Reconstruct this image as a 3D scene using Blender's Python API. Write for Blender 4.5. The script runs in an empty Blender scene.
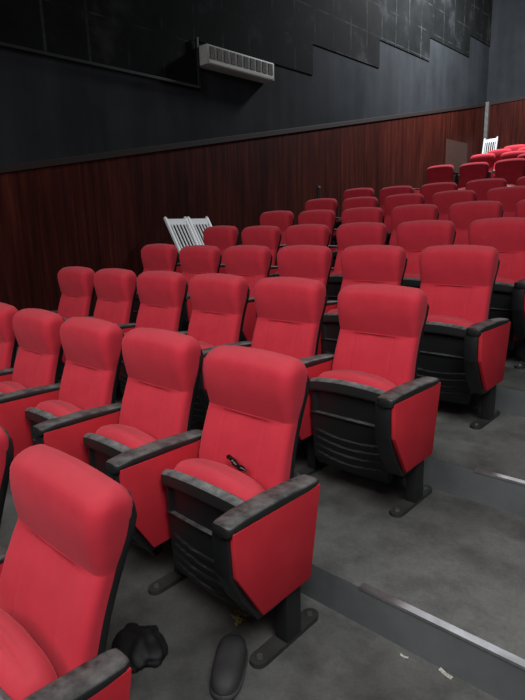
import bpy, bmesh, math, random
from mathutils import Vector, Matrix
random.seed(7)
scene = bpy.context.scene
COL = scene.collection
PI = math.pi

# ------------------------------------------------------------------ materials
def new_mat(name):
    m = bpy.data.materials.new(name); m.use_nodes = True
    nt = m.node_tree
    b = nt.nodes['Principled BSDF']
    return m, nt, b

def N(nt, t, **kw):
    n = nt.nodes.new(t)
    for k, v in kw.items():
        if k in n.inputs.keys(): n.inputs[k].default_value = v
        else: setattr(n, k, v)
    return n

def coords(nt, scale=(1, 1, 1), kind='Object'):
    tc = N(nt, 'ShaderNodeTexCoord'); mp = N(nt, 'ShaderNodeMapping')
    mp.inputs['Scale'].default_value = scale
    nt.links.new(tc.outputs[kind], mp.inputs['Vector'])
    return mp.outputs['Vector']

def ramp(nt, fac, stops):
    r = N(nt, 'ShaderNodeValToRGB'); e = r.color_ramp.elements
    while len(e) > 1: e.remove(e[-1])
    e[0].position = stops[0][0]; e[0].color = (*stops[0][1], 1)
    for p, c in stops[1:]:
        k = e.new(p); k.color = (*c, 1)
    nt.links.new(fac, r.inputs['Fac'])
    return r.outputs['Color']

def mixc(nt, fac, a, b, mode='MIX'):
    m = N(nt, 'ShaderNodeMix', data_type='RGBA', blend_type=mode)
    for sock, v in ((m.inputs[0], fac), (m.inputs[6], a), (m.inputs[7], b)):
        if hasattr(v, 'is_linked'): nt.links.new(v, sock)
        else: sock.default_value = (*v, 1) if isinstance(v, tuple) else v
    return m.outputs[2]

def noise(nt, vec, scale, detail=3, rough=.55):
    n = N(nt, 'ShaderNodeTexNoise'); n.inputs['Scale'].default_value = scale
    n.inputs['Detail'].default_value = detail; n.inputs['Roughness'].default_value = rough
    nt.links.new(vec, n.inputs['Vector']); return n.outputs['Fac']

def bump(nt, b, h, strength=.2, dist=.01):
    n = N(nt, 'ShaderNodeBump'); n.inputs['Strength'].default_value = strength
    n.inputs['Distance'].default_value = dist
    nt.links.new(h, n.inputs['Height']); nt.links.new(n.outputs['Normal'], b.inputs['Normal'])

def up_mask(nt, lo=.45, hi=.95):
    g = N(nt, 'ShaderNodeNewGeometry'); s = N(nt, 'ShaderNodeSeparateXYZ')
    nt.links.new(g.outputs['Normal'], s.inputs[0])
    mr = N(nt, 'ShaderNodeMapRange'); mr.inputs[1].default_value = lo; mr.inputs[2].default_value = hi
    nt.links.new(s.outputs['Z'], mr.inputs[0]); return mr.outputs[0]

def fabric_mat():
    m, nt, b = new_mat('red_velour')
    v = coords(nt)
    n1 = noise(nt, v, 5, 4, .6); n2 = noise(nt, v, 420, 2)
    c = ramp(nt, n1, [(.3, (.47, .026, .042)), (.62, (.56, .034, .054)), (.8, (.60, .05, .07))])
    dust = N(nt, 'ShaderNodeMath', operation='MULTIPLY'); nt.links.new(up_mask(nt, .3, 1), dust.inputs[0]); dust.inputs[1].default_value = .22
    c = mixc(nt, dust.outputs[0], c, (.42, .13, .14))
    nt.links.new(c, b.inputs['Base Color'])
    b.inputs['Roughness'].default_value = .92; b.inputs['Specular IOR Level'].default_value = .12
    b.inputs['Sheen Weight'].default_value = .25; b.inputs['Sheen Roughness'].default_value = .45
    b.inputs['Sheen Tint'].default_value = (.9, .35, .4, 1)
    bump(nt, b, n2, .12, .002)
    return m

def board_mat():
    m, nt, b = new_mat('red_board')
    v = coords(nt)
    c = ramp(nt, noise(nt, v, 7, 4), [(.3, (.47, .018, .030)), (.75, (.56, .028, .042))])
    nt.links.new(c, b.inputs['Base Color']); b.inputs['Roughness'].default_value = .75
    b.inputs['Specular IOR Level'].default_value = .2
    return m

def plastic_mat(name, base=(.010, .011, .012), dusty=(.13, .13, .125), amt=.9, rough=.42, lo=.45):
    m, nt, b = new_mat(name)
    v = coords(nt)
    n1 = noise(nt, v, 14, 5, .65)
    mul = N(nt, 'ShaderNodeMath', operation='MULTIPLY'); nt.links.new(up_mask(nt, lo), mul.inputs[0])
    r = N(nt, 'ShaderNodeMapRange'); r.inputs[1].default_value = .3; r.inputs[2].default_value = .62
    nt.links.new(n1, r.inputs[0]); nt.links.new(r.outputs[0], mul.inputs[1])
    m2 = N(nt, 'ShaderNodeMath', operation='MULTIPLY'); nt.links.new(mul.outputs[0], m2.inputs[0]); m2.inputs[1].default_value = amt
    c = mixc(nt, m2.outputs[0], base, dusty)
    nt.links.new(c, b.inputs['Base Color'])
    b.inputs['Roughness'].default_value = rough
    return m

def flat_mat(name, col, rough=.6, metal=0, var=.25, scale=12):
    m, nt, b = new_mat(name)
    v = coords(nt)
    lo = tuple(x*(1-var) for x in col); hi = tuple(min(1, x*(1+var)) for x in col)
    c = ramp(nt, noise(nt, v, scale, 4, .6), [(.3, lo), (.7, hi)])
    nt.links.new(c, b.inputs['Base Color'])
    b.inputs['Roughness'].default_value = rough; b.inputs['Metallic'].default_value = metal
    return m

def floor_mat():
    m, nt, b = new_mat('worn_concrete')
    v = coords(nt)
    n1 = noise(nt, v, 1.3, 6, .62); n2 = noise(nt, v, 6, 5, .6); n3 = noise(nt, v, 90, 3)
    c = ramp(nt, n1, [(.3, (.050, .0495, .046)), (.5, (.10, .099, .093)), (.7, (.17, .169, .16))])
    d = ramp(nt, n2, [(.32, (.5, .5, .5)), (.55, (1, 1, 1))])
    c = mixc(nt, .8, c, d, 'MULTIPLY')
    e = ramp(nt, n3, [(.35, (.82, .82, .82)), (.6, (1.05, 1.05, 1.05))])
    c = mixc(nt, .6, c, e, 'MULTIPLY')
    nt.links.new(c, b.inputs['Base Color']); b.inputs['Roughness'].default_value = .7
    b.inputs['Specular IOR Level'].default_value = .3
    bump(nt, b, n3, .15, .004)
    return m

def riser_mat():
    m, nt, b = new_mat('painted_riser')
    v = coords(nt)
    c = ramp(nt, noise(nt, v, 4, 5, .6), [(.3, (.09, .097, .10)), (.7, (.14, .15, .153))])
    nt.links.new(c, b.inputs['Base Color']); b.inputs['Roughness'].default_value = .75
    return m

def wood_mat():
    m, nt, b = new_mat('red_brown_wainscot')
    v = coords(nt, (1, 1, .05))
    g = noise(nt, v, 16, 5, .65)
    g2 = noise(nt, coords(nt, (1, 1, .35)), 2.2, 4, .6)
    c = ramp(nt, g, [(.28, (.020, .0036, .0026)), (.5, (.050, .0085, .0055)), (.72, (.085, .017, .011))])
    c = mixc(nt, .75, c, ramp(nt, g2, [(.3, (.45, .45, .45)), (.62, (1.1, 1.1, 1.1))]), 'MULTIPLY')
    # tongue and groove joints every 12 cm along the wall
    tc = N(nt, 'ShaderNodeTexCoord'); s = N(nt, 'ShaderNodeSeparateXYZ'); nt.links.new(tc.outputs['Object'], s.inputs[0])
    ad = N(nt, 'ShaderNodeMath', operation='ADD'); nt.links.new(s.outputs['X'], ad.inputs[0]); nt.links.new(s.outputs['Y'], ad.inputs[1])
    md = N(nt, 'ShaderNodeMath', operation='PINGPONG'); nt.links.new(ad.outputs[0], md.inputs[0]); md.inputs[1].default_value = .06
    lt = N(nt, 'ShaderNodeMapRange'); lt.inputs[1].default_value = 0; lt.inputs[2].default_value = .006; nt.links.new(md.outputs[0], lt.inputs[0])
    lt.inputs[3].default_value = .45
    c = mixc(nt, 1.0, c, lt.outputs[0], 'MULTIPLY')
    nt.links.new(c, b.inputs['Base Color']); b.inputs['Roughness'].default_value = .6
    b.inputs['Specular IOR Level'].default_value = .10
    bump(nt, b, lt.outputs[0], .4, .004)
    return m

def wall_mat(name, lo, hi):
    m, nt, b = new_mat(name)
    v = coords(nt)
    c = ramp(nt, noise(nt, v, 1.1, 6, .62), [(.3, lo), (.7, hi)])
    st = ramp(nt, noise(nt, coords(nt, (1, 1, .12)), 3.5, 4, .6), [(.35, (.72, .72, .72)), (.65, (1.1, 1.1, 1.1))])
    c = mixc(nt, .7, c, st, 'MULTIPLY')
    nt.links.new(c, b.inputs['Base Color']); b.inputs['Roughness'].default_value = .9
    b.inputs['Specular IOR Level'].default_value = .08
    return m

def tile_mat():
    """dark acoustic squares, half a metre each, dusty pale joints"""
    m, nt, b = new_mat('acoustic_squares')
    tc = N(nt, 'ShaderNodeTexCoord'); s = N(nt, 'ShaderNodeSeparateXYZ'); nt.links.new(tc.outputs['Object'], s.inputs[0])
    def joint(sock, off, w):
        a = N(nt, 'ShaderNodeMath', operation='ADD'); nt.links.new(sock, a.inputs[0]); a.inputs[1].default_value = off
        p = N(nt, 'ShaderNodeMath', operation='PINGPONG'); nt.links.new(a.outputs[0], p.inputs[0]); p.inputs[1].default_value = .25
        r = N(nt, 'ShaderNodeMapRange'); nt.links.new(p.outputs[0], r.inputs[0])
        r.inputs[1].default_value = 0; r.inputs[2].default_value = w; r.inputs[3].default_value = 1; r.inputs[4].default_value = 0
        return r.outputs[0]
    jy = joint(s.outputs['Y'], 40 - .03, .022); jz = joint(s.outputs['Z'], 40 - .16, .014)
    mx = N(nt, 'ShaderNodeMath', operation='MAXIMUM'); nt.links.new(jy, mx.inputs[0]); nt.links.new(jz, mx.inputs[1])
    v = coords(nt)
    base = ramp(nt, noise(nt, v, 1.4, 6, .65), [(.3, (.003, .0036, .0036)), (.55, (.0085, .0092, .0096)), (.75, (.036, .038, .041))])
    brk = N(nt, 'ShaderNodeMapRange'); nt.links.new(noise(nt, v, 2.3, 5, .7), brk.inputs[0]); brk.inputs[1].default_value = .45; brk.inputs[2].default_value = .7
    f = N(nt, 'ShaderNodeMath', operation='MULTIPLY'); nt.links.new(mx.outputs[0], f.inputs[0]); nt.links.new(brk.outputs[0], f.inputs[1])
    c = mixc(nt, f.outputs[0], base, (.055, .058, .061))
    nt.links.new(c, b.inputs['Base Color']); b.inputs['Roughness'].default_value = .85
    b.inputs['Specular IOR Level'].default_value = .08
    return m

M = dict(
    fabric=fabric_mat(), board=board_mat(), plastic=plastic_mat('black_plastic'),
    pad=plastic_mat('dusty_black_arm_pad', (.012, .012, .012), (.15, .147, .143), .9, .5), lip=plastic_mat('dusty_seat_lip', (.014, .014, .014), (.20, .2, .197), 1.0, .5),
    shell=plastic_mat('black_seat_shell', (.009, .010, .011), (.10, .10, .098), .8, .45, .82),
    post=flat_mat('black_painted_steel', (.012, .012, .013), .5), footm=flat_mat('dark_foot_steel', (.035, .035, .034), .55, .2),
    bolt=flat_mat('steel_bolt', (.16, .16, .15), .45, .7), floor=floor_mat(), riser=riser_mat(),
    wood=wood_mat(), cap=flat_mat('dark_wood_capping', (.012, .004, .003), .75),
    wall=wall_mat('blue_grey_paint', (.020, .0225, .026), (.033, .036, .041)), tile=tile_mat(),
    strip=flat_mat('aluminium_nosing', (.42, .42, .43), .38, .85, .3, 9), conduit=flat_mat('black_conduit', (.008, .009, .009), .5),
    acw=flat_mat('ivory_casing', (.46, .46, .43), .6, 0, .08), vent=flat_mat('brown_grey_vent', (.10, .095, .09), .7, 0, .15), slat=flat_mat('vent_bar', (.21, .205, .19), .6),
    white=flat_mat('white_resin', (.78, .80, .81), .5, 0, .05), pole=flat_mat('grey_metal_strip', (.15, .15, .145), .5, .3),
    shoe=flat_mat('charcoal_rubber', (.028, .026, .028), .7, 0, .3), shoes=flat_mat('grey_sole', (.05, .048, .05), .7),
    lump=flat_mat('matte_black', (.0035, .0035, .0035), .7), paper=flat_mat('white_paper', (.70, .68, .62), .8, 0, .06),
    straw=flat_mat('dry_straw', (.42, .34, .11), .8, 0, .2), gloss=flat_mat('glossy_black', (.006, .006, .007), .15),
    brownboard=flat_mat('dull_brown_board', (.050, .018, .012), .75, 0, .2), )

# ------------------------------------------------------------------ mesh helpers
def obj(name, bm, mat, parent=None, smooth=False, angle=None):
    me = bpy.data.meshes.new(name)
    bmesh.ops.recalc_face_normals(bm, faces=bm.faces)
    bm.to_mesh(me); bm.free()
    for mt in (mat if isinstance(mat, (list, tuple)) else [mat]): me.materials.append(mt)
    if smooth:
        for p in me.polygons: p.use_smooth = True
        if angle: me.set_sharp_from_angle(angle=math.radians(angle))
    o = bpy.data.objects.new(name, me); COL.objects.link(o)
    if parent: o.parent = parent
    return o

def tag(o, label=None, cat=None, group=None, kind=None):
    if label: o['label'] = label
    if cat: o['category'] = cat
    if group: o['group'] = group
    if kind: o['kind'] = kind
    return o

def empty(name, loc=(0, 0, 0), rot=(0, 0, 0)):
    o = bpy.data.objects.new(name, None); o.empty_display_size = .1
    COL.objects.link(o); o.location = loc; o.rotation_euler = rot
    return o

def box(bm, x0, x1, y0, y1, z0, z1, bev=0, seg=2):
    r = bmesh.ops.create_cube(bm, size=1)
    vs = r['verts']
    for v in vs:
        v.co = Vector(((x0+x1)/2 + v.co.x*(x1-x0), (y0+y1)/2 + v.co.y*(y1-y0), (z0+z1)/2 + v.co.z*(z1-z0)))
    if bev:
        es = list({e for v in vs for e in v.link_edges})
        bmesh.ops.bevel(bm, geom=es, offset=bev, segments=seg, profile=.5, affect='EDGES')
    return bm

def bar(bm, a, b, r, n=10, r2=None):
    a = Vector(a); b = Vector(b); d = b-a
    q = d.to_track_quat('Z', 'Y').to_matrix().to_4x4()
    bmesh.ops.create_cone(bm, cap_ends=True, segments=n, radius1=r, radius2=r if r2 is None else r2, depth=d.length,
                          matrix=Matrix.Translation((a+b)/2) @ q)
    return bm

def sqbar(bm, a, b, wx, wy, bev=.004):
    """square bar between two points, section wx by wy"""
    a = Vector(a); b = Vector(b); d = b-a
    q = d.to_track_quat('Z', 'Y').to_matrix().to_4x4()
    t = bmesh.new(); box(t, -wx/2, wx/2, -wy/2, wy/2, -d.length/2, d.length/2, bev, 1)
    bmesh.ops.transform(t, matrix=Matrix.Translation((a+b)/2) @ q, verts=t.verts)
    me = bpy.data.meshes.new('tmp'); t.to_mesh(me); t.free(); bm.from_mesh(me); bpy.data.meshes.remove(me)
    return bm

def prism_x(bm, pts, x0, x1, bev=0):
    """polygon in (y, z) extruded along x"""
    a = [bm.verts.new((x0, y, z)) for y, z in pts]; b = [bm.verts.new((x1, y, z)) for y, z in pts]
    fs = [bm.faces.new(a), bm.faces.new(b[::-1])]
    n = len(pts)
    for i in range(n): fs.append(bm.faces.new((a[i], b[i], b[(i+1) % n], a[(i+1) % n])))
    if bev:
        bmesh.ops.bevel(bm, geom=list({e for f in fs for e in f.edges}), offset=bev, segments=2, profile=.5, affect='EDGES')
    return bm

def loft(bm, rings, cap0=True, cap1=True):
    R = [[bm.verts.new(p) for p in r] for r in rings]
    n = len(R[0])
    for k in range(len(R)-1):
        for i in range(n):
            bm.faces.new((R[k][i], R[k][(i+1) % n], R[k+1][(i+1) % n], R[k+1][i]))
    if cap0: bm.faces.new(R[0][::-1])
    if cap1: bm.faces.new(R[-1])
    return bm

def lerp_table(t, z):
    if z <= t[0][0]: return t[0][1]
    for (z0, v0), (z1, v1) in zip(t, t[1:]):
        if z <= z1:
            f = (z-z0)/(z1-z0); f = f*f*(3-2*f)*.5 + f*.5
            return v0+(v1-v0)*f
    return t[-1][1]

# ------------------------------------------------------------------ layout constants (metres)
PITCH = .8388          # row depth
RISE = .14846          # terrace height
SEATW = .56
NOSE = -.5228          # y of the front edge of the terrace of row 2, row 1 having y index 0
ROW_DX = {0: .033, 1: -.002, 2: .006, 3: .012, 4: -.04, 10: -.045}
ROW_DY = {0: .051, 1: -.013, 2: .025, 3: .022}
XWALL = -4.3
YBACK = 12.6
def row_y(n): return (n-1)*PITCH + NOSE - PITCH     # front edge of terrace n
def row_z(n): return (n-1)*RISE

# ------------------------------------------------------------------ the seat
FRONT = [(.33, .045), (.45, .052), (.55, .064), (.62, .084), (.69, .110), (.723, .124), (.73, .128), (.737, .1255), (.77, .117), (.82, .106), (.875, .105), (.915, .114), (.945, .135)]
REAR = [(.33, .090), (.45, .106), (.57, .133), (.66, .159), (.72, .181), (.82, .212), (.90, .224), (.975, .224)]
HALF = [(.33, .210), (.55, .212), (.66, .208), (.73, .207), (.79, .214), (.86, .219), (.975, .217)]
BX = .008

def back_ring(z, grow=0.0, top=.945, r=.055):
    a = lerp_table(HALF, z); yf = lerp_table(FRONT, z); yr = lerp_table(REAR, z)
    s = 0
    if z > top-r:
        t = min(1, (z-(top-r))/r); s = r*(1-math.sqrt(max(0, 1-t*t)))
    a -= s*.9; yf += s*.85; yr -= s*.55
    rc = min(.045, (yr-yf)*.45); rb = min(.015, (yr-yf)*.2)
    ring = []
    xs = [-1, -.8, -.62, -.585, -.565, -.545, -.5, -.25, 0, .25, .5, .545, .565, .585, .62, .8, 1]
    low = z < .727 and z > .40
    for u in xs:
        x = u*(a-rc)
        y = yf + .005*(1-u*u)*(0 if low else -1) + (.006*(1-abs(u)) if low else 0)
        g = abs(abs(u)-.565)
        if low and g < .012: y += .0025
        elif low and g < .025: y += .0005
        crown = .010*(1-(x/a)**2) if z > top-r else 0
        ring.append((x, y, z+crown))
    def arc(cx, cy, rad, a0, a1, n):
        for i in range(1, n):
            t = a0+(a1-a0)*i/n
            ring.append((cx+rad*math.cos(t), cy+rad*math.sin(t), z))
    arc(a-rc, yf+rc, rc, -PI/2, 0, 6)
    ring.append((a, yf+rc, z)); ring.append((a, (yf+yr)/2, z)); ring.append((a, yr-rb, z))
    arc(a-rb, yr-rb, rb, 0, PI/2, 3)
    for u in (1, .5, 0, -.5, -1):
        x = u*(a-rb); crown = .010*(1-(x/a)**2) if z > top-r else 0
        ring.append((x, yr, z+crown))
    arc(-a+rb, yr-rb, rb, PI/2, PI, 3)
    ring.append((-a, yr-rb, z)); ring.append((-a, (yf+yr)/2, z)); ring.append((-a, yf+rc, z))
    arc(-a+rc, yf+rc, rc, PI, 1.5*PI, 6)
    return ring

def make_backrest(root):
    zs = [.33, .36, .40, .45, .50, .55, .59, .63, .66, .69, .71, .722, .727, .730, .734, .741, .755, .775, .80, .83, .86, .888]
    for i in range(1, 9): zs.append(.890+.055*math.sin(i/8*PI/2))
    bm = bmesh.new(); loft(bm, [back_ring(z) for z in zs])
    return obj('backrest', bm, M['fabric'], root, True, 70)

def make_back_shell(root):
    zs = [.31, .36, .45, .55, .62, .70, .76, .82, .86, .885, .905, .915]
    rings = []
    for z in zs:
        a = lerp_table(HALF, z)+.001; yr = lerp_table(REAR, z)
        if z > .86: a -= (z-.86)*.6
        y0 = yr-.012 + (0 if z < .91 else .006); y1 = yr+.016 - (0 if z < .90 else .008)
        rr = []
        for u in (-1, -.5, 0, .5, 1): rr.append((u*a, y0, z))
        rr.append((a, yr+.008, z)); rr.append((a*.96, y1, z))
        for u in (.5, 0, -.5): rr.append((u*a, y1+.006, z))
        rr.append((-a*.96, y1, z)); rr.append((-a, yr+.008, z))
        rings.append(rr)
    bm = bmesh.new(); loft(bm, rings)
    return obj('back_shell', bm, M['plastic'], root, True, 50)

def make_cushion(root):
    """folded seat cushion: thick pad standing between shell and backrest, crowned at the top"""
    bm = bmesh.new(); rings = []
    Z0, Z1 = .16, .575
    zs = [.16, .19, .25, .35, .45, .50]
    r = .062
    for i in range(1, 10): zs.append(Z1-r+r*math.sin(i/9*PI/2))
    for z in zs:
        s = 0
        if z > Z1-r:
            t = (z-(Z1-r))/r; s = 1-math.sqrt(max(0, 1-t*t))
        a = .214-.030*s; yf = -.085+.045*s; yr = .046-.052*s
        if z < .2: yf += .02*(.2-z)/.04; yr -= .02*(.2-z)/.04
        ring = []; n = 40
        for i in range(n):
            th = 2*PI*i/n; c = math.cos(th); sn = math.sin(th)
            e = .42
            x = a*math.copysign(abs(c)**e, c); y = (yf+yr)/2 + (yr-yf)/2*math.copysign(abs(sn)**.6, sn)
            f = max(0, (z-.40)/.17)
            zz = z-.040*(x/.214)**2*min(1, f)
            ring.append((x, y, zz))
        rings.append(ring)
    loft(bm, rings)
    return obj('seat_cushion', bm, M['fabric'], root, True, 80)

def make_seat_shell(root):
    """black moulded underside of the folded seat: rolled lip, recess, rib and curved louvers"""
    nx = 24; A = .214; XO = .006
    rows = []
    zs = [.10+.43*i/86 for i in range(87)]
    def depth(u, z, zt):
        # u in -1..1 ; z relative height, forward is -y
        y = -.100 + .014*u*u
        h = z
        if h > .478: y -= .020*min(1, (h-.478)/.008)
        elif h > .372: y += .006 if abs(u) < .86 else -.004
        edge = abs(u) > .88
        if abs(h-.368) < .007: y -= .008
        for k, zz in enumerate((.285, .247, .209, .172)):
            c = zz-.022*(1-u*u)
            d = h-c
            if abs(u) < .88 and -.030 < d < .006:
                y += -.007*(1+d/.030) if d < 0 else -.007*(1-d/.006)
        if edge: y -= .004
        if h < .14: y += (.14-h)*.6
        return y
    bm = bmesh.new()
    G = []
    for z in zs:
        row = []
        taper = 1-.10*max(0, (.30-z)/.2)
        for i in range(nx+1):
            u = -1+2*i/nx
            zz = z+.006*max(0, (z-.4)/.13)-.020*u*u*max(0, (z-.3)/.23)
            row.append(bm.verts.new((XO+u*A*taper, depth(u, z, zz), zz)))
        G.append(row)
    for k in range(len(G)-1):
        for i in range(nx): bm.faces.new((G[k][i], G[k][i+1], G[k+1][i+1], G[k+1][i]))
    # rolled lip going back over the cushion, then the rear sheet
    lip = []
    for (dy, dz) in ((.010, .010), (.026, .013), (.040, .006), (.042, -.02)):
        lip.append([bm.verts.new((XO+(v.co.x-XO)*.985, v.co.y+dy, v.co.z+dz)) for v in G[-1]])
    prev = G[-1]
    for L in lip:
        for i in range(nx): bm.faces.new((prev[i], prev[i+1], L[i+1], L[i]))
        prev = L
    bot = [bm.verts.new((v.co.x, -.03, v.co.z+.005)) for v in G[0]]
    for i in range(nx): bm.faces.new((bot[i], bot[i+1], G[0][i+1], G[0][i]))
    for i in range(nx): bm.faces.new((bot[i+1], bot[i], prev[i], prev[i+1]))
    # side walls
    for s in (0, nx):
        loop = [bot[s]] + [r_[s] for r_ in G] + [L[s] for L in lip]
        bm.faces.new(loop if s == 0 else loop[::-1])
    bm.faces.ensure_lookup_table()
    for f in bm.faces:
        if f.calc_center_median().z > .492 and len(f.verts) == 4: f.material_index = 1
    return obj('seat_shell', bm, [M['shell'], M['lip']], root, True, 35)

def arm_set(root, xc, dz=0):
    """arm pad, black frame, red board, post, foot with bolts; xc = centre line of the arm"""
    # pad: slightly falling to the rear, rounded, front nose
    rings = []
    prof = [(-.272, .018), (-.269, .034), (-.256, .040), (-.20, .0415), (-.05, .043), (.08, .043), (.130, .041), (.148, .034), (.154, .018)]
    for y, w in prof:
        zt = .574 + dz - .014*max(0, (y+.05)/.2)**1.3 - (0.006 if y < -.255 or y > .15 else 0)
        zb = zt-.038
        rr = []
        for i in range(16):
            th = 2*PI*i/16; c = math.cos(th); s = math.sin(th)
            rr.append((xc-.006+w*math.copysign(abs(c)**.5, c), y, (zt+zb)/2+(zt-zb)/2*math.copysign(abs(s)**.5, s)))
        rings.append(rr)
    bm = bmesh.new(); loft(bm, rings)
    obj('armrest', bm, M['pad'], root, True, 60)
    # black moulded frame behind the board
    bm = bmesh.new()
    prism_x(bm, [(-.264, .54+dz), (-.262, .395), (-.218, .298), (-.152, .200), (-.09, .195), (.080, .215), (.140, .54+dz)], xc-.050, xc+.018, .004)
    obj('armrest_frame', bm, M['plastic'], root, True, 40)
    # red board on the aisle side
    bm = bmesh.new()
    prism_x(bm, [(-.258, .546+dz), (-.252, .400), (-.148, .223), (.088, .226), (.146, .545+dz)], xc+.019, xc+.037, .003)
    obj('side_panel', bm, M['board'], root, True, 40)
    bm = bmesh.new()
    prism_x(bm, [(-.235, .520), (-.232, .400), (-.170, .330), (-.140, .230), (.085, .225), (.135, .52)], xc-.0555, xc-.0505, .002)
    obj('inner_panel', bm, M['board'], root, True, 40)
    # steel post
    bm = bmesh.new(); box(bm, xc-.040, xc+.012, -.012, .066, .014, .24, .006)
    obj('leg', bm, M['post'], root, True, 40)
    # foot plate with rounded ends
    bm = bmesh.new(); pts = []
    for i in range(9):
        t = PI+PI*i/8; pts.append((xc-.020+.030*math.cos(t), -.118+.030*math.sin(t)))
    for i in range(9):
        t = PI*i/8; pts.append((xc-.020+.030*math.cos(t), .155+.030*math.sin(t)))
    a = [bm.verts.new((x, y, 0)) for x, y in pts]; b = [bm.verts.new((x, y, .017)) for x, y in pts]
    bm.faces.new(a[::-1]); bm.faces.new(b)
    for i in range(len(pts)): bm.faces.new((a[i], a[(i+1) % len(pts)], b[(i+1) % len(pts)], b[i]))
    f = obj('foot', bm, M['footm'], root, True, 40)
    for y in (-.113, .150):
        bm = bmesh.new(); bar(bm, (xc-.020, y, .016), (xc-.020, y, .024), .013, 8, .010)
        obj('bolt', bm, M['bolt'], f, True, 40)

def kids(o): return [c for c in COL.objects if c.parent == o]

def make_seat(left_arm=False, inner=False):
    root = empty('cinema_seat')
    make_backrest(root); make_back_shell(root); make_cushion(root); make_seat_shell(root)
    if inner: arm_set(root, .298, .022)
    else: arm_set(root, .29)
    if left_arm: arm_set(root, -.27, .022)
    return root

def copy_tree(o, parent=None):
    c = o.copy(); COL.objects.link(c)
    if parent: c.parent = parent
    for ch in TREE.get(o.name, []): copy_tree(ch, c)
    return c
TREE = {}
def index_tree(o):
    TREE[o.name] = kids(o)
    for c in TREE[o.name]: index_tree(c)

ROWNAME = {0: 'nearest row', 1: 'second row', 2: 'third row', 3: 'fourth row', 4: 'fifth row', 5: 'sixth row', 6: 'seventh row', 7: 'eighth row',
           10: 'first row past the gap', 11: 'second row past the gap', 12: 'third row past the gap',
           13: 'fourth row past the gap', 14: 'last row by the back wall'}
SEATNAME = ['aisle end seat', 'second seat from the aisle', 'third seat from the aisle', 'fourth seat from the aisle',
            'fifth seat from the aisle', 'wall end seat']
def seat_label(n, k):
    near = n <= 7
    extra = {(0, 0): 'red folding cinema seat at bottom left, aisle end of the nearest row',
             (0, 1): 'red cinema seat cut off at left edge behind nearest arm, second in nearest row',
             (1, 0): 'red folding cinema seat with big exposed arm board, aisle end of the second row',
             (2, 0): 'red folding cinema seat with louvred black underside in view, aisle end of third row',
             (3, 0): 'red folding cinema seat by the steps, aisle end of the fourth row',
             (4, 5): 'red cinema seat in front of the white slatted chairs, wall end of fifth row'}
    if (n, k) in extra: return extra[(n, k)]
    return 'red cinema seat, ' + SEATNAME[k] + ' in the ' + ROWNAME[n] + (' from the camera' if 0 < n <= 7 else '')

ROWS = {0: [0, 1], 1: [0, 1, 2, 3, 4], 2: range(6), 3: range(6), 4: range(6), 5: range(6), 6: range(1, 6), 7: range(1, 6),
        10: range(3, 6), 11: range(3, 4), 12: range(3, 6), 13: range(4, 6), 14: range(4, 6)}
protoE = make_seat(); protoR = make_seat(False, True); protoL = make_seat(True, True)
index_tree(protoE); index_tree(protoR); index_tree(protoL)
used = set(); FIRST = {}
for n, ks in ROWS.items():
    for k in ks:
        P_ = protoL if k == 5 else protoE if k == 0 else protoR
        if P_.name not in used: used.add(P_.name); o = P_
        else: o = copy_tree(P_)
        FIRST[(n, k)] = o
        o.location = (-k*SEATW + ROW_DX.get(n, -.005), (n-1)*PITCH - .75 + ROW_DY.get(n, .01), row_z(n))
        if n == 10:
            if k == 5: o.location.x += .0
            for c in [c for c in COL.objects if c.parent == o and c.name.startswith('back')]: c.scale = (1.01, 1, 1)
        if n == 1:
            for c in [c for c in COL.objects if c.parent == o and c.name.startswith(('back', 'seat'))]: c.location.x = .020 if k else .006
        if n in (1, 2) and k: o.scale = (1, 1, 1.014)
        if (n, k) == (0, 1): o.location.x -= .062
        tag(o, seat_label(n, k), 'cinema seat', 'red cinema seats of the lower block' if n <= 7 else 'red cinema seats beyond the cross aisle')

# the nearest seat's back leans a little further than the others
for c in kids(FIRST[(0, 0)]):
    if c.name.split('.')[0] in ('backrest', 'back_shell'):
        c.rotation_euler = (math.radians(-4.8), 0, 0); c.location = (-.032, -.033, -.004); c.scale = (1.12, 1, 1)

# ------------------------------------------------------------------ terraces
XR = 5.0
bm = bmesh.new()
pts = [(row_y(-2), row_z(-2))]
tops = []
LAND_Y, LAND_Z = 11.05, 2.29
for n in range(-2, 15):
    y0 = row_y(n); z = row_z(n); y1 = row_y(n+1)
    if n == 14: y1 = LAND_Y
    tops.append((y0, y1, z))
tops.append((LAND_Y, YBACK+.1, LAND_Z))
tops[0] = (row_y(-2)-.8, tops[0][1], tops[0][2])
X0 = XWALL-.1
prev = None
for (y0, y1, z) in tops:
    v = [bm.verts.new(c) for c in ((X0, y0, z), (XR, y0, z), (XR, y1, z), (X0, y1, z))]
    f = bm.faces.new(v); f.material_index = 0
    if prev:
        g = bm.faces.new((prev[3], prev[2], v[1], v[0])); g.material_index = 1
    prev = v
o = obj('floor', bm, [M['floor'], M['riser']]); tag(o, 'stepped concrete terraces with blue grey risers', kind='structure')
# make sure the treads face up
for p in o.data.polygons:
    if p.material_index == 0 and p.normal.z < 0: o.data.flip_normals(); break

# nosing strips on the aisle
ti = 1
for n, xa in ((2, .42), (3, .48)):
    y = row_y(n); z = row_z(n)
    bm = bmesh.new(); prism_x(bm, [(y-.003, z-.006), (y-.003, z+.004), (y+.026, z+.004), (y+.026, z+.001), (y-.0005, z+.0005), (y-.0005, z-.006)], xa, XR-.02)
    o = obj('trim_%d' % ti, bm, M['strip']); ti += 1
    tag(o, 'aluminium strip along the edge of a step', kind='structure')

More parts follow.
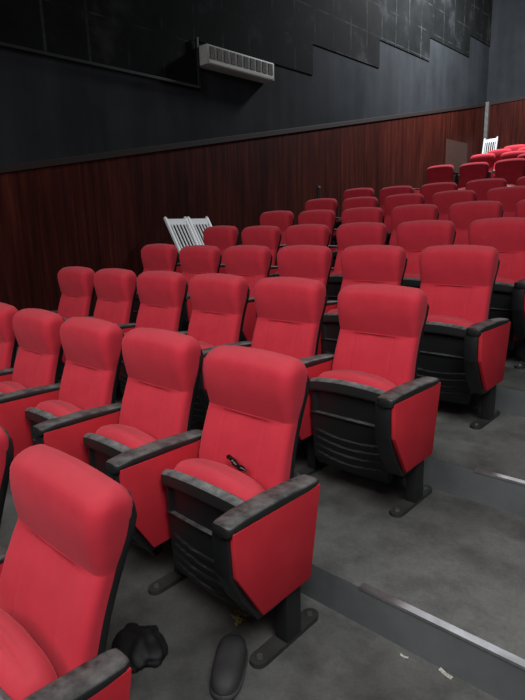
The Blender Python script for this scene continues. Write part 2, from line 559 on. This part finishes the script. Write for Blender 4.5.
# ------------------------------------------------------------------ walls
def wtop(y): return 2.02+(y-.42)*.1815
bm = bmesh.new(); box(bm, XWALL-.16, XWALL-.02, -5, YBACK+.15, -.9, 8)
tag(obj('wall_left', bm, M['wall']), 'dark blue grey side wall', kind='structure')
bm = bmesh.new(); box(bm, XWALL-.02, XR, YBACK, YBACK+.15, 1.5, 8)
tag(obj('wall_back', bm, M['wall']), 'blue grey back wall', kind='structure')
# timber wainscot with sloping top
bm = bmesh.new(); prism_x(bm, [(-5, -.9), (YBACK, -.9), (YBACK, wtop(YBACK)), (-5, wtop(-5))], XWALL-.03, XWALL)
tag(obj('trim_%d' % ti, bm, M['wood']), 'red brown timber wainscot on the side wall', kind='structure'); ti += 1
bm = bmesh.new(); box(bm, XWALL, XR, YBACK-.03, YBACK+.01, LAND_Z-.2, wtop(YBACK))
tag(obj('trim_%d' % ti, bm, M['wood']), 'red brown timber wainscot on the back wall', kind='structure'); ti += 1
bm = bmesh.new(); prism_x(bm, [(-5, wtop(-5)-.05), (YBACK, wtop(YBACK)-.05), (YBACK, wtop(YBACK)+.02), (-5, wtop(-5)+.02)], XWALL-.025, XWALL+.018, .004)
tag(obj('trim_%d' % ti, bm, M['cap']), 'dark capping on the side wainscot', kind='structure'); ti += 1
bm = bmesh.new(); box(bm, XWALL, XR, YBACK-.045, YBACK+.01, wtop(YBACK)-.05, wtop(YBACK)+.02, .004)
tag(obj('trim_%d' % ti, bm, M['cap']), 'dark capping on the back wainscot', kind='structure'); ti += 1
# acoustic panels stepping up along the wall
steps = [(-5, 3.03, 3.16), (3.03, 5.47, 3.70), (5.47, 7.46, 4.15), (7.46, 9.42, 4.62), (9.42, 11.4, 5.07), (11.4, YBACK, 5.53)]
for y0, y1, z in steps:
    bm = bmesh.new(); box(bm, XWALL-.03, XWALL-.006, y0, y1, z, 7.95)
    tag(obj('trim_%d' % ti, bm, M['tile']), 'dark acoustic squares on the upper side wall', kind='structure'); ti += 1

# conduit run under the left panels
ct = empty('cable_conduit', (XWALL+.012, .5, 3.14)); 
tag(ct, 'black conduit along the bottom of the dark wall squares, left of the air unit', 'conduit')
def child_bm(bm, root):
    bmesh.ops.translate(bm, verts=bm.verts, vec=-Vector(root.location)); return bm
bm = bmesh.new(); box(bm, XWALL+.012, XWALL+.045, -5, 3.05, 3.125, 3.16, .006)
obj('horizontal_run', child_bm(bm, ct), M['conduit'], ct)
bm = bmesh.new(); box(bm, XWALL+.012, XWALL+.045, 3.02, 3.055, 3.16, 3.72, .006)
obj('vertical_run', child_bm(bm, ct), M['conduit'], ct)

# air unit
AY0, AY1, AZ0, AZ1, AD = 3.06, 4.33, 3.395, 3.625, .18
ac = empty('air_conditioner', (XWALL, (AY0+AY1)/2, AZ0))
tag(ac, 'long ivory air conditioner with a vertical grille, mounted high on the side wall', 'air conditioner')
bm = bmesh.new(); prism_x(bm, [(AY0, AZ0), (AY1, AZ0), (AY1, AZ1), (AY0, AZ1)], XWALL-.03, XWALL+AD, .012)
obj('casing', child_bm(bm, ac), M['acw'], ac, True, 40)
ng = 10; gw = (AY1-AY0-.06)/ng
for i in range(ng):
    y0 = AY0+.045+i*gw; y1 = y0+gw-.018
    bm = bmesh.new(); box(bm, XWALL+AD-.004, XWALL+AD+.003, y0, y1, AZ0+.068, AZ1-.022)
    v = obj('vent', child_bm(bm, ac), M['vent'], ac)
    bm = bmesh.new()
    for j in range(1, 5):
        yy = y0+(y1-y0)*j/5; box(bm, XWALL+AD+.0025, XWALL+AD+.007, yy-.004, yy+.004, AZ0+.068, AZ1-.022)
    obj('vent_bars', child_bm(bm, ac), M['slat'], v)
bm = bmesh.new(); box(bm, XWALL+AD-.002, XWALL+AD+.008, AY0+.03, AY1-.03, AZ0+.012, AZ0+.050, .003)
obj('outlet_flap', child_bm(bm, ac), M['acw'], ac)

# corner pole
bm = bmesh.new(); box(bm, XWALL+.005, XWALL+.085, YBACK-.125, YBACK-.048, LAND_Z, wtop(YBACK)+.02, .004)
tag(obj('corner_post', bm, M['pole']), 'pale grey metal post in the far corner behind the small white chair', 'post')

# faded brown board on the wainscot
bm = bmesh.new(); box(bm, XWALL, XWALL+.015, 10.35, 11.50, 2.5, 3.2, .004)
tag(obj('wall_board', bm, M['brownboard']), 'dull brown rectangular board on the far end of the side wainscot', 'board')

# short post by the wall
sp = empty('short_post', (-4.1, 5.35, .1*0+row_z(8)))
sp.location = (-4.05, 5.25, row_z(8)); 
tag(sp, 'short dark post with grey cap between the wall and the seventh row', 'post')
bm = bmesh.new(); bar(bm, (0, 0, 0), (0, 0, .93), .028, 12); box(bm, -.1, .1, -.1, .1, 0, .015, .004); obj('post', bm, M['post'], sp, True, 40)
bm = bmesh.new(); bar(bm, (0, 0, .93), (0, 0, .96), .036, 12, .026); obj('cap', bm, M['bolt'], sp, True, 40)

# ------------------------------------------------------------------ white slatted chairs
def make_white_chair():
    """upright slatted chair, back along local -x side, facing local +x, pivot at the rear legs on the floor"""
    r = empty('slatted_chair')
    H, W, D, rec = 1.05, .315, .36, .10
    for s in (-1, 1):
        bm = bmesh.new(); sqbar(bm, (.0, s*W/2, 0), (-.01, s*W/2, .46), .034, .034); sqbar(bm, (-.01, s*W/2, .45), (-.01-rec, s*W/2, H), .036, .034)
        bmesh.ops.create_uvsphere(bm, u_segments=10, v_segments=6, radius=.021, matrix=Matrix.Translation((-.012-rec, s*W/2, H+.002)))
        obj('back_post', bm, M['white'], r, True, 40)
        bm = bmesh.new(); sqbar(bm, (D, s*(W/2-.01), 0), (D-.02, s*(W/2-.01), .44), .034, .034); obj('front_leg', bm, M['white'], r, True, 40)
        bm = bmesh.new(); sqbar(bm, (0, s*(W/2-.005), .2), (D-.01, s*(W/2-.01), .2), .022, .022); obj('stretcher', bm, M['white'], r, True, 40)
    bm = bmesh.new(); box(bm, -.02, D+.01, -W/2-.005, W/2+.005, .43, .465, .012); obj('seat', bm, M['white'], r, True, 40)
    def back_x(z): return -.01-rec*(z-.45)/(H-.45)
    bm = bmesh.new(); sqbar(bm, (back_x(.995), -W/2, .995), (back_x(.995), W/2, .995), .024, .085, .008); obj('top_rail', bm, M['white'], r, True, 40)
    bm = bmesh.new(); sqbar(bm, (back_x(.54), -W/2, .54), (back_x(.54), W/2, .54), .022, .05, .006); obj('lower_rail', bm, M['white'], r, True, 40)
    for i in range(5):
        y = -W/2+W*(i+1)/6
        bm = bmesh.new(); sqbar(bm, (back_x(.545), y, .545), (back_x(.97), y, .97), .016, .019, .003); obj('slat', bm, M['white'], r, True, 40)
    return r
wc = make_white_chair(); index_tree(wc)
ch2 = copy_tree(wc); ch3 = copy_tree(wc)
tilt = -math.radians(22)
wc.location = (-3.70, 2.465, row_z(5)); wc.rotation_euler = (0, tilt, 0)
ch2.location = (-3.70, 2.83, row_z(5)); ch2.rotation_euler = (0, tilt, 0)
ch3.location = (-4.0, 12.05, LAND_Z); ch3.rotation_euler = (0, 0, -PI/2-.12)
g = 'white slatted chairs'
tag(wc, 'white slatted chair tipped back against the side wall, the left and nearer of the pair', 'chair', g)
tag(ch2, 'white slatted chair tipped back against the side wall, partly hidden, right of the pair', 'chair', g)
tag(ch3, 'small white slatted chair standing in the far corner by the back wall', 'chair', g)

# ------------------------------------------------------------------ small things
Y1 = -.75-.013      # local origin of second row seats
# slipper on the floor by the second row foot
sl = empty('slipper', (.228, Y1-.213, 0), (0, 0, math.radians(35)))
tag(sl, 'worn charcoal slipper lying on the floor in front of the second row end seat', 'slipper')
def shoe_outline(y):  # half width along the length
    t = (y+.115)/.23
    return (.050+.006*t)*max(.03, 1-(abs(2*t-1))**4)**.5
rings = []; rings2 = []
for i in range(17):
    y = -.115*math.cos(PI*i/16); w = shoe_outline(y); t = (y+.115)/.23
    lift = .012*t
    rings.append([(w*math.copysign(abs(math.cos(a))**.6, math.cos(a)), y, .013+lift*.3+.013*math.copysign(abs(math.sin(a))**.6, math.sin(a))) for a in [2*PI*j/14 for j in range(14)]])
    h = (.040+.024*t)*max(.05, 1-(abs(2*t-1))**5)**.5
    rings2.append([(w*.93*math.copysign(abs(math.cos(a))**.75, math.cos(a)), y*.97, .021+max(0, h*math.copysign(abs(math.sin(a))**.6, math.sin(a)))) for a in [2*PI*j/18 for j in range(18)]])
bm = bmesh.new(); loft(bm, rings); obj('sole', bm, M['shoes'], sl, True, 50)
bm = bmesh.new(); loft(bm, rings2); obj('upper', bm, M['shoe'], sl, True, 60)

# low uneven black lump on the floor behind the nearest row
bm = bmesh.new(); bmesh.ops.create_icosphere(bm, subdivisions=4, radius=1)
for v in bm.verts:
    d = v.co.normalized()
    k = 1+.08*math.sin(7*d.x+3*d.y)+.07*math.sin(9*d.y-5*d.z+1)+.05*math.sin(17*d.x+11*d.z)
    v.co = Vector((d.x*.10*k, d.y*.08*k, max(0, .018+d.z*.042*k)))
o = obj('black_lump', bm, M['lump'], None, True, 80); o.location = (-.07, Y1-.345, 0)
tag(o, 'low uneven black lump on the floor just behind the nearest seat', 'lump')

# dry straw tuft
random.seed(3)
bm = bmesh.new()
for i in range(26):
    a = random.uniform(0, 2*PI); L = random.uniform(.02, .045); cx = random.uniform(-.022, .022); cy = random.uniform(-.022, .022)
    z0 = random.uniform(.002, .012)
    bar(bm, (cx-L/2*math.cos(a), cy-L/2*math.sin(a), z0), (cx+L/2*math.cos(a), cy+L/2*math.sin(a), z0+random.uniform(0, .012)), .0014, 5)
o = obj('straw_tuft', bm, M['straw']); o.location = (.08, Y1-.02, 0)
tag(o, 'small tuft of yellow dry straw on the floor below the second row end seat', 'straw')

def scrap(x, y, rz, l, w, label):
    bm = bmesh.new(); n = 5; V = []
    for i in range(n):
        t = i/(n-1)-.5
        V.append([bm.verts.new((t*l, s*w/2, .003+.006*abs(t)*(1+s*.5))) for s in (-1, 1)])
    top = []
    for i in range(n-1): bm.faces.new((V[i][0], V[i+1][0], V[i+1][1], V[i][1]))
    bmesh.ops.solidify(bm, geom=bm.faces[:], thickness=.002)
    o = obj('paper_scrap', bm, M['paper']); o.location = (x, y, 0); o.rotation_euler = (0, 0, rz)
    tag(o, label, 'paper', 'paper scraps')
scrap(.745, Y1+.225, -.25, .048, .013, 'larger white paper scrap on the floor below the nearest step, right one')
scrap(.614, Y1+.205, .05, .028, .008, 'smaller pale paper scrap on the floor below the nearest step, left one')

# small black glossy thing stuck between cushion and backrest of the second row end seat
bm = bmesh.new(); t_ = empty('dark_piece', (.030, Y1+.046, .568), (0, .25, -.1))
tag(t_, 'small glossy black piece wedged between cushion and backrest of second row end seat', 'piece')
rings = []
for i in range(11):
    x = -.055+.11*i/10; r_ = .010*math.sqrt(max(.02, 1-(abs(x)/.056)**4))*(1+.25*math.sin(i*1.9))
    rings.append([(x, r_*1.0*math.cos(2*PI*j/10), r_*math.sin(2*PI*j/10)+.004*math.sin(i*.8)) for j in range(10)])
loft(bm, rings); obj('body', bm, M['gloss'], t_, True, 60)
bm = bmesh.new(); bmesh.ops.create_uvsphere(bm, u_segments=10, v_segments=8, radius=.0045, matrix=Matrix.Translation((-.012, -.009, .008)))
tag(obj('stud', bm, M['bolt'], t_, True), 'shiny metal stud')

# ------------------------------------------------------------------ lights
def area(name, loc, target, size, power, color=(1, 1, 1), size_y=None, spread=180):
    l = bpy.data.lights.new(name, 'AREA'); l.energy = power; l.color = color
    l.shape = 'RECTANGLE'; l.size = size; l.size_y = size_y or size; l.spread = math.radians(spread)
    o = bpy.data.objects.new(name, l); COL.objects.link(o); o.location = loc
    o.rotation_euler = (Vector(target)-Vector(loc)).to_track_quat('-Z', 'Y').to_euler()
    return o
area('ceiling_light_front', (-.8, -4.4, 4.2), (-1.0, .6, .5), 3.2, 72, (1, .97, .97), spread=130)
area('ceiling_light_aisle', (2.9, -2.4, 5.2), (.2, -.6, .2), 2.6, 80, (.98, 1, 1), spread=100)
area('ceiling_light_back', (-2.5, 8.9, 7.1), (-3.9, 9.3, 4.2), 1.0, 560, (.93, .97, 1), spread=160)

w = bpy.data.worlds.new('World'); scene.world = w; w.use_nodes = True
w.node_tree.nodes['Background'].inputs[0].default_value = (.75, .85, 1, 1)
w.node_tree.nodes['Background'].inputs[1].default_value = .03

# ------------------------------------------------------------------ camera
cd = bpy.data.cameras.new('camera'); cam = bpy.data.objects.new('camera', cd); COL.objects.link(cam)
cd.sensor_fit = 'VERTICAL'; cd.sensor_height = 36; cd.lens = 542.08/700*36
r_ = Vector((0.73730995, 0.67493033, -0.029036)); u_ = Vector((-0.12739806, 0.18112536, 0.97517349)); f_ = Vector((-0.66343332, 0.71530599, -0.21953034))
cam.matrix_world = Matrix(((r_.x, u_.x, -f_.x, 1.31668), (r_.y, u_.y, -f_.y, -1.95007), (r_.z, u_.z, -f_.z, 1.37678), (0, 0, 0, 1)))
cd.clip_start = .05
scene.camera = cam
scene.view_settings.view_transform = 'Standard'
scene.view_settings.look = 'None'
scene.view_settings.exposure = 0
